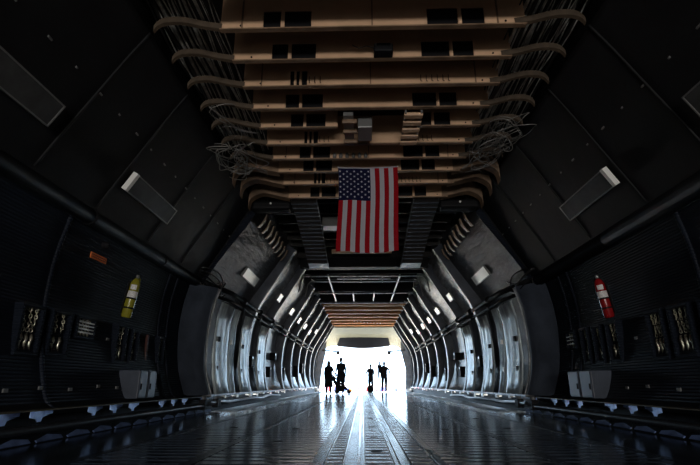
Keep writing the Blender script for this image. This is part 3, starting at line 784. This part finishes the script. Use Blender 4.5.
# ------------------------------------------------------------------ people (skin-modifier bodies)
def person(name, loc, rz, H, J, label, cloth='cloth_d', hair='short', skirt=None, hold=None):
    """J: pose dict overriding joints (metres for a 1.75 m body, x right, -y is front)"""
    k = H/1.75
    B = {'pelvis': (0, 0, .95), 'waist': (0, 0, 1.08), 'chest': (0, 0, 1.30), 'neckb': (0, .01, 1.46), 'neck': (0, 0, 1.52), 'headc': (0, -.01, 1.62), 'headt': (0, 0, 1.69),
         'shL': (-.18, 0, 1.41), 'elL': (-.24, .03, 1.13), 'wrL': (-.24, -.03, .88), 'haL': (-.24, -.05, .80),
         'shR': (.18, 0, 1.41), 'elR': (.24, .03, 1.13), 'wrR': (.24, -.03, .88), 'haR': (.24, -.05, .80),
         'hipL': (-.09, 0, .92), 'knL': (-.10, -.02, .50), 'anL': (-.11, .02, .09), 'toL': (-.12, -.15, .035),
         'hipR': (.09, 0, .92), 'knR': (.10, -.02, .50), 'anR': (.11, .02, .09), 'toR': (.12, -.15, .035)}
    B.update(J)
    Rr = {'pelvis': 0.171, 'waist': 0.153, 'chest': 0.183, 'neckb': .075, 'neck': .055, 'headc': .092, 'headt': .075,
          'shL': .07, 'elL': .048, 'wrL': .034, 'haL': .04, 'shR': .07, 'elR': .048, 'wrR': .034, 'haR': .04,
          'hipL': 0.140, 'knL': 0.091, 'anL': 0.066, 'toL': .035, 'hipR': 0.140, 'knR': 0.091, 'anR': 0.066, 'toR': .035}
    E = [('pelvis', 'waist'), ('waist', 'chest'), ('chest', 'neckb'), ('neckb', 'neck'), ('neck', 'headc'), ('headc', 'headt')]
    for q in 'LR':
        E += [('chest', 'sh'+q), ('sh'+q, 'el'+q), ('el'+q, 'wr'+q), ('wr'+q, 'ha'+q), ('pelvis', 'hip'+q), ('hip'+q, 'kn'+q), ('kn'+q, 'an'+q), ('an'+q, 'to'+q)]
    keys = list(B)
    me = bpy.data.meshes.new('body')
    me.from_pydata([tuple(c*k for c in B[q]) for q in keys], [(keys.index(a), keys.index(b)) for a, b in E], [])
    body = bpy.data.objects.new(name, me); COL.objects.link(body)
    body.location = loc; body.rotation_euler = (0, 0, rz); tag(body, label, 'person')
    sk_ = body.modifiers.new('skin', 'SKIN')
    for i, q in enumerate(keys):
        v = me.skin_vertices[0].data[i]; r_ = Rr[q]*k
        v.radius = (r_, r_*(.72 if q in ('chest', 'waist', 'pelvis') else 1))
        v.use_root = (q == 'pelvis')
    sk_.use_smooth_shade = True
    sb = body.modifiers.new('sub', 'SUBSURF'); sb.levels = sb.render_levels = 1
    me.materials.append(M[cloth])
    hc = Vector(B['headc'])*k
    # head with nose and ears
    m = MB()
    T = Matrix.Translation(hc)
    prof = [(.001, -.13), (.045, -.12), (.066, -.08), (.078, -.02), (.084, .04), (.078, .085), (.05, .118), (.001, .128)]
    m.lathe([(a*k, b*k) for a, b in prof], 14, T @ Matrix.Diagonal((.92, 1.1, 1, 1)))
    m.tube([hc+Vector((0, -.088, .01))*k, hc+Vector((0, -.112, -.025))*k], [.008*k, .014*k], 6)
    for q in (-1, 1): m.tube([hc+Vector((q*.074, .0, .02))*k, hc+Vector((q*.086, .01, -.02))*k], [.018*k, .012*k], 6)
    m.build('head', M['skinp'], body, smooth=True)
    m = MB()
    if hair == 'short':
        m.lathe([(.06*k, -.03*k), (.086*k, .0), (.092*k, .05*k), (.083*k, .1*k), (.05*k, .135*k), (.001, .143*k)], 14, T @ Matrix.Translation((0, .014*k, 0)) @ Matrix.Diagonal((.94, 1.08, 1, 1)))
    else:
        m.lathe([(.075*k, -.33*k), (.115*k, -.26*k), (.11*k, -.12*k), (.102*k, .0), (.1*k, .06*k), (.083*k, .11*k), (.05*k, .14*k), (.001, .148*k)], 14, T @ Matrix.Translation((0, .04*k, 0)) @ Matrix.Diagonal((1, .85, 1, 1)))
    m.build('hair', M['hair'], body, smooth=True)
    # fingers
    for q in 'LR':
        w = Vector(B['wr'+q])*k; h = Vector(B['ha'+q])*k; d = (h-w).normalized(); side = d.cross(Vector((0, 1, .3))).normalized()
        m = MB()
        for f_ in range(4):
            o_ = side*(.022*(f_-1.5))*k; L_ = [.07, .085, .08, .062][f_]*k
            m.tube([h+o_, h+o_+d*L_*.5, h+o_+d*L_*.9+Vector((0, -.02, 0))*k], [.010*k, .009*k, .007*k], 5)
        m.tube([w+side*.03*k, w+side*.055*k+d*.05*k, w+side*.05*k+d*.085*k], [.011*k, .01*k, .008*k], 5)
        m.build('fingers', M['skinp'], body, smooth=True)
    if skirt:
        z0, z1, w0, w1 = skirt; m = MB()
        m.lathe([(w0*k, z0*k), ((w0*.45+w1*.55)*k, (z0*.55+z1*.45)*k), (w1*k, z1*k)], 16, Matrix.Diagonal((1, .7, 1, 1)))
        m.build('coat', M[cloth], body, smooth=True)
    return body
YP = 25.3
person('person', (-1.83, YP, 0.005), .3, 1.62, {'elR': (.24, -.10, 1.16), 'wrR': (.33, -.28, 1.02), 'haR': (.36, -.34, 1.0), 'elL': (-.25, -.02, 1.13)},
       'long-haired person in a wide coat at the stroller handle, furthest left of the silhouettes', 'cloth_e', 'long', (1.38, .34, .18, .25))
person('person', (-1.20, YP+.1, 0.005), -.25, 1.80, {'elL': (-.25, .02, 1.12), 'wrL': (-.26, -.06, .90), 'knR': (.13, -.04, .5), 'knL': (-.13, -.02, .5), 'hipL': (-.12, 0, .92), 'hipR': (.12, 0, .92)},
       'tall short-haired person standing behind the stroller, tallest silhouette', 'cloth_d', 'short', (1.05, .55, .19, .24))
person('person', (.42, 29.9, 0.005), .2, 1.63, {'elL': (-.30, .04, 1.14), 'wrL': (-.20, -.16, 1.02), 'haL': (-.14, -.22, 1.0), 'elR': (.23, .0, 1.13)},
       'slim short-haired person standing alone above the dark bag', 'cloth_d', 'short', (1.02, .78, .15, .155))
person('person', (1.25, 29.7, 0.005), PI+.1, 1.76, {'elL': (-.36, -.04, 1.16), 'wrL': (-.26, -.22, .98), 'haL': (-.2, -.25, .98), 'elR': (.27, -.12, 1.18), 'wrR': (.25, -.25, 1.15), 'haR': (.2, -.28, 1.15),
       'knL': (-.10, -.06, .5), 'anL': (-.08, .10, .09), 'toL': (-.08, -.06, .035), 'hipL': (-.09, 0, .92), 'knR': (.13, .02, .5), 'anR': (.14, .0, .09)},
       'person walking out with an elbow bent, carrying a child', 'cloth_e', 'short', (1.0, .80, .155, .165))
person('person', (.97, 29.75, .66), .1, 1.12, {'elL': (-.2, -.1, 1.2), 'wrL': (-.05, -.2, 1.15), 'haL': (0, -.22, 1.15), 'elR': (.30, -.02, 1.3), 'wrR': (.42, .0, 1.34), 'haR': (.48, .02, 1.34),
       'knL': (-.12, -.18, .6), 'anL': (-.14, -.12, .22), 'toL': (-.15, -.24, .14), 'knR': (.12, -.15, .62), 'anR': (.14, -.05, .3), 'toR': (.14, -.15, .22)},
       'small child carried on the arm of the walking person', 'cloth_d', 'short')
# bag
t = thing('duffel_bag', (.38, 29.55, 0.005), 'dark rounded bag standing on the floor at the slim person\'s feet', 'bag')
m = MB(); m.lathe([(.12, 0), (.19, .05), (.21, .18), (.18, .32), (.08, .40), (.001, .41)], 16, Matrix.Diagonal((1, .7, 1, 1))); m.build('bag_body', M['cloth_e'], t, smooth=True)
m = MB(); m.tube([(-.1, 0, .36), (-.07, 0, .5), (.07, 0, .5), (.1, 0, .36)], .015, 6); m.build('handle', M['rubber'], t, smooth=True)
# stroller
t = thing('stroller', (-1.18, YP-.55, 0.0), 'dark folding stroller between the coat wearer and the tall person', 'stroller')
for (x, nm) in ((-.18, 'rear'), (.42, 'front')):
    for yy in (-.2, .2):
        m = MB(); Tm = Matrix.Translation((x, yy, .12)) @ Matrix.Rotation(PI/2, 4, 'X')
        m.lathe([(.05, -.02), (.10, -.025), (.115, -.01), (.115, .01), (.10, .025), (.05, .02)], 16, Tm); m.build('wheel', M['rubber'], t, smooth=True)
for yy in (-.2, .2):
    m = MB(); m.tube([(-.52, yy, 1.0), (-.40, yy, .88), (.05, yy, .45), (.42, yy, .12)], .03, 6); m.tube([(-.18, yy, .12), (.0, yy, .5), (.12, yy, .62)], .026, 6)
    m.tube([(.1, yy, .42), (.45, yy, .42), (.5, yy, .3)], .026, 6)
    m.build('frame_tube', M['black'], t, smooth=True)
m = MB(); m.tube([(-.52, -.2, 1.0), (-.54, 0, 1.02), (-.52, .2, 1.0)], .022, 8); m.build('handle', M['rubber'], t, smooth=True)
m = MB(); m.loft([[(-.36, y, .86), (-.2, y, .55), (.0, y, .36), (.28, y, .36), (.36, y, .2)] for y in (-.19, .19)])
o = m.build('seat', M['cloth_e'], t); sm = o.modifiers.new('t', 'SOLIDIFY'); sm.thickness = .14
m = MB(); m.loft([[(-.36+.34*math.sin(a)*.9, y*math.cos(.0), .86-.34*(1-math.cos(a))*.3+.14*math.sin(a)) for a in [0, .4, .8, 1.2]] for y in (-.2, -.1, 0, .1, .2)])
o = m.build('canopy', M['cloth_d'], t, smooth=True); sm = o.modifiers.new('t', 'SOLIDIFY'); sm.thickness = .02
m = MB(); m.box(-.26, .2, -.17, .17, .12, .42); bev(m.build('basket', M['cloth_e'], t), .03)

# ------------------------------------------------------------------ outside: apron and a distant crowd
m = MB(); m.box(-400, 400, YE+1.5, 900, -1.6, -1.5); struct(m.build('ground', M['ground']))
cols = [('red', (.65, .03, .04)), ('blue', (.05, .12, .6)), ('pink', (.7, .12, .3)), ('dark', (.03, .03, .05)), ('light blue', (.15, .4, .7)), ('orange', (.75, .25, .04)), ('navy', (.02, .03, .15))]
for nm, c in cols: M['c_'+nm] = mat('clothing_'+nm.replace(' ', '_'), c, .8)
protos = {}
for i in range(46):
    nm = cols[(i*5+i//3) % len(cols)][0]
    x = -7.0+13.5*i/45+random.uniform(-.3, .3); y = random.uniform(56, 72)
    if nm not in protos:
        m = MB()
        for q in (-1, 1):
            m.tube([(q*.09, 0, .92), (q*.1, -.02, .5), (q*.11, .02, .08), (q*.12, -.1, .04)], [.09, .06, .045, .04], 6)
            m.tube([(q*.17, 0, 1.42), (q*.25, .02, 1.12), (q*.24, -.05, .85)], [.06, .045, .035], 6)
        m.tube([(0, 0, .85), (0, 0, 1.05), (0, 0, 1.3), (0, 0, 1.44), (0, 0, 1.52)], [.15, .14, .19, .14, .055], 8)
        m.cur = 1; m.lathe([(.04, 1.50), (.08, 1.56), (.09, 1.64), (.07, 1.72), (.001, 1.76)], 10)
        protos[nm] = m.build('person', [M['c_'+nm], M['skinp']], smooth=True); o = protos[nm]
    else:
        o = protos[nm].copy(); COL.objects.link(o)
    o.location = (x, y, -1.5); o.rotation_euler = (0, 0, random.uniform(0, 6)); sc = random.uniform(.93, 1.06); o.scale = (sc, sc, sc)
    tag(o, f'distant person in {nm} clothing in the crowd outside on the bright apron', 'person', f'people in {nm} clothing outside')

# ------------------------------------------------------------------ light: an overcast bright sky through the two openings
W = bpy.data.worlds.new('sky'); S.world = W; W.use_nodes = True
N = W.node_tree.nodes; L = W.node_tree.links
bg = N['Background']; tc = N.new('ShaderNodeTexCoord'); sp = N.new('ShaderNodeSeparateXYZ'); cr = N.new('ShaderNodeValToRGB')
L.new(tc.outputs['Generated'], sp.inputs[0]); L.new(sp.outputs['Z'], cr.inputs['Fac'])
mx = N.new('ShaderNodeMix'); mx.data_type = 'RGBA'; mx.inputs['B'].default_value = (1, .96, .92, 1)
L.new(cr.outputs[0], mx.inputs['A']); L.new(mx.outputs['Result'], bg.inputs['Color'])
cr.color_ramp.elements[0].color = (.56, .78, 1, 1); cr.color_ramp.elements[0].position = 0.02
cr.color_ramp.elements[1].color = (.42, .66, 1, 1); cr.color_ramp.elements[1].position = .5
mr = N.new('ShaderNodeMapRange'); L.new(sp.outputs['Y'], mr.inputs['Value'])     # aft sky made brighter and warmer, added to light the beams
mr.inputs['From Min'].default_value = .3; mr.inputs['From Max'].default_value = -.5
mr.inputs['To Min'].default_value = SKY_FRONT; mr.inputs['To Max'].default_value = SKY_AFT
L.new(mr.outputs[0], bg.inputs['Strength'])
m2_ = N.new('ShaderNodeMapRange'); L.new(sp.outputs['Y'], m2_.inputs['Value'])
m2_.inputs['From Min'].default_value = .3; m2_.inputs['From Max'].default_value = -.5
L.new(m2_.outputs[0], mx.inputs['Factor'])
def portal(name, loc, rot, sx, sy):
    l = bpy.data.lights.new(name, 'AREA'); l.shape = 'RECTANGLE'; l.size = sx; l.size_y = sy
    l.cycles.is_portal = True
    o = bpy.data.objects.new(name, l); COL.objects.link(o); o.location = loc; o.rotation_euler = rot
    return o
portal('daylight_forward_opening', (0, YE+2.7, 1.4), (-PI/2, 0, 0), 6.2, 4.4)
portal('daylight_aft_opening', (0, YB-.15, (OZ0+OZ1)/2), (PI/2, 0, 0), 2*OX, OZ1-OZ0)

# ------------------------------------------------------------------ camera
cam = bpy.data.cameras.new('camera'); co = bpy.data.objects.new('camera', cam); COL.objects.link(co)
cam.sensor_width = 36; cam.lens = 36*467/700; cam.clip_start = .05; cam.clip_end = 2000
p = R(17.92); ps = R(1.46)
co.location = (-.08, 0, .5); co.rotation_euler = (PI/2+p, 0, ps)
S.camera = co
S.view_settings.view_transform = 'Standard'; S.view_settings.look = 'None'
S.view_settings.exposure = 0; S.view_settings.gamma = 1
S.cycles.use_denoising = True
S.cycles.max_bounces = 10; S.cycles.diffuse_bounces = 6; S.cycles.glossy_bounces = 6
S.cycles.sample_clamp_indirect = 20
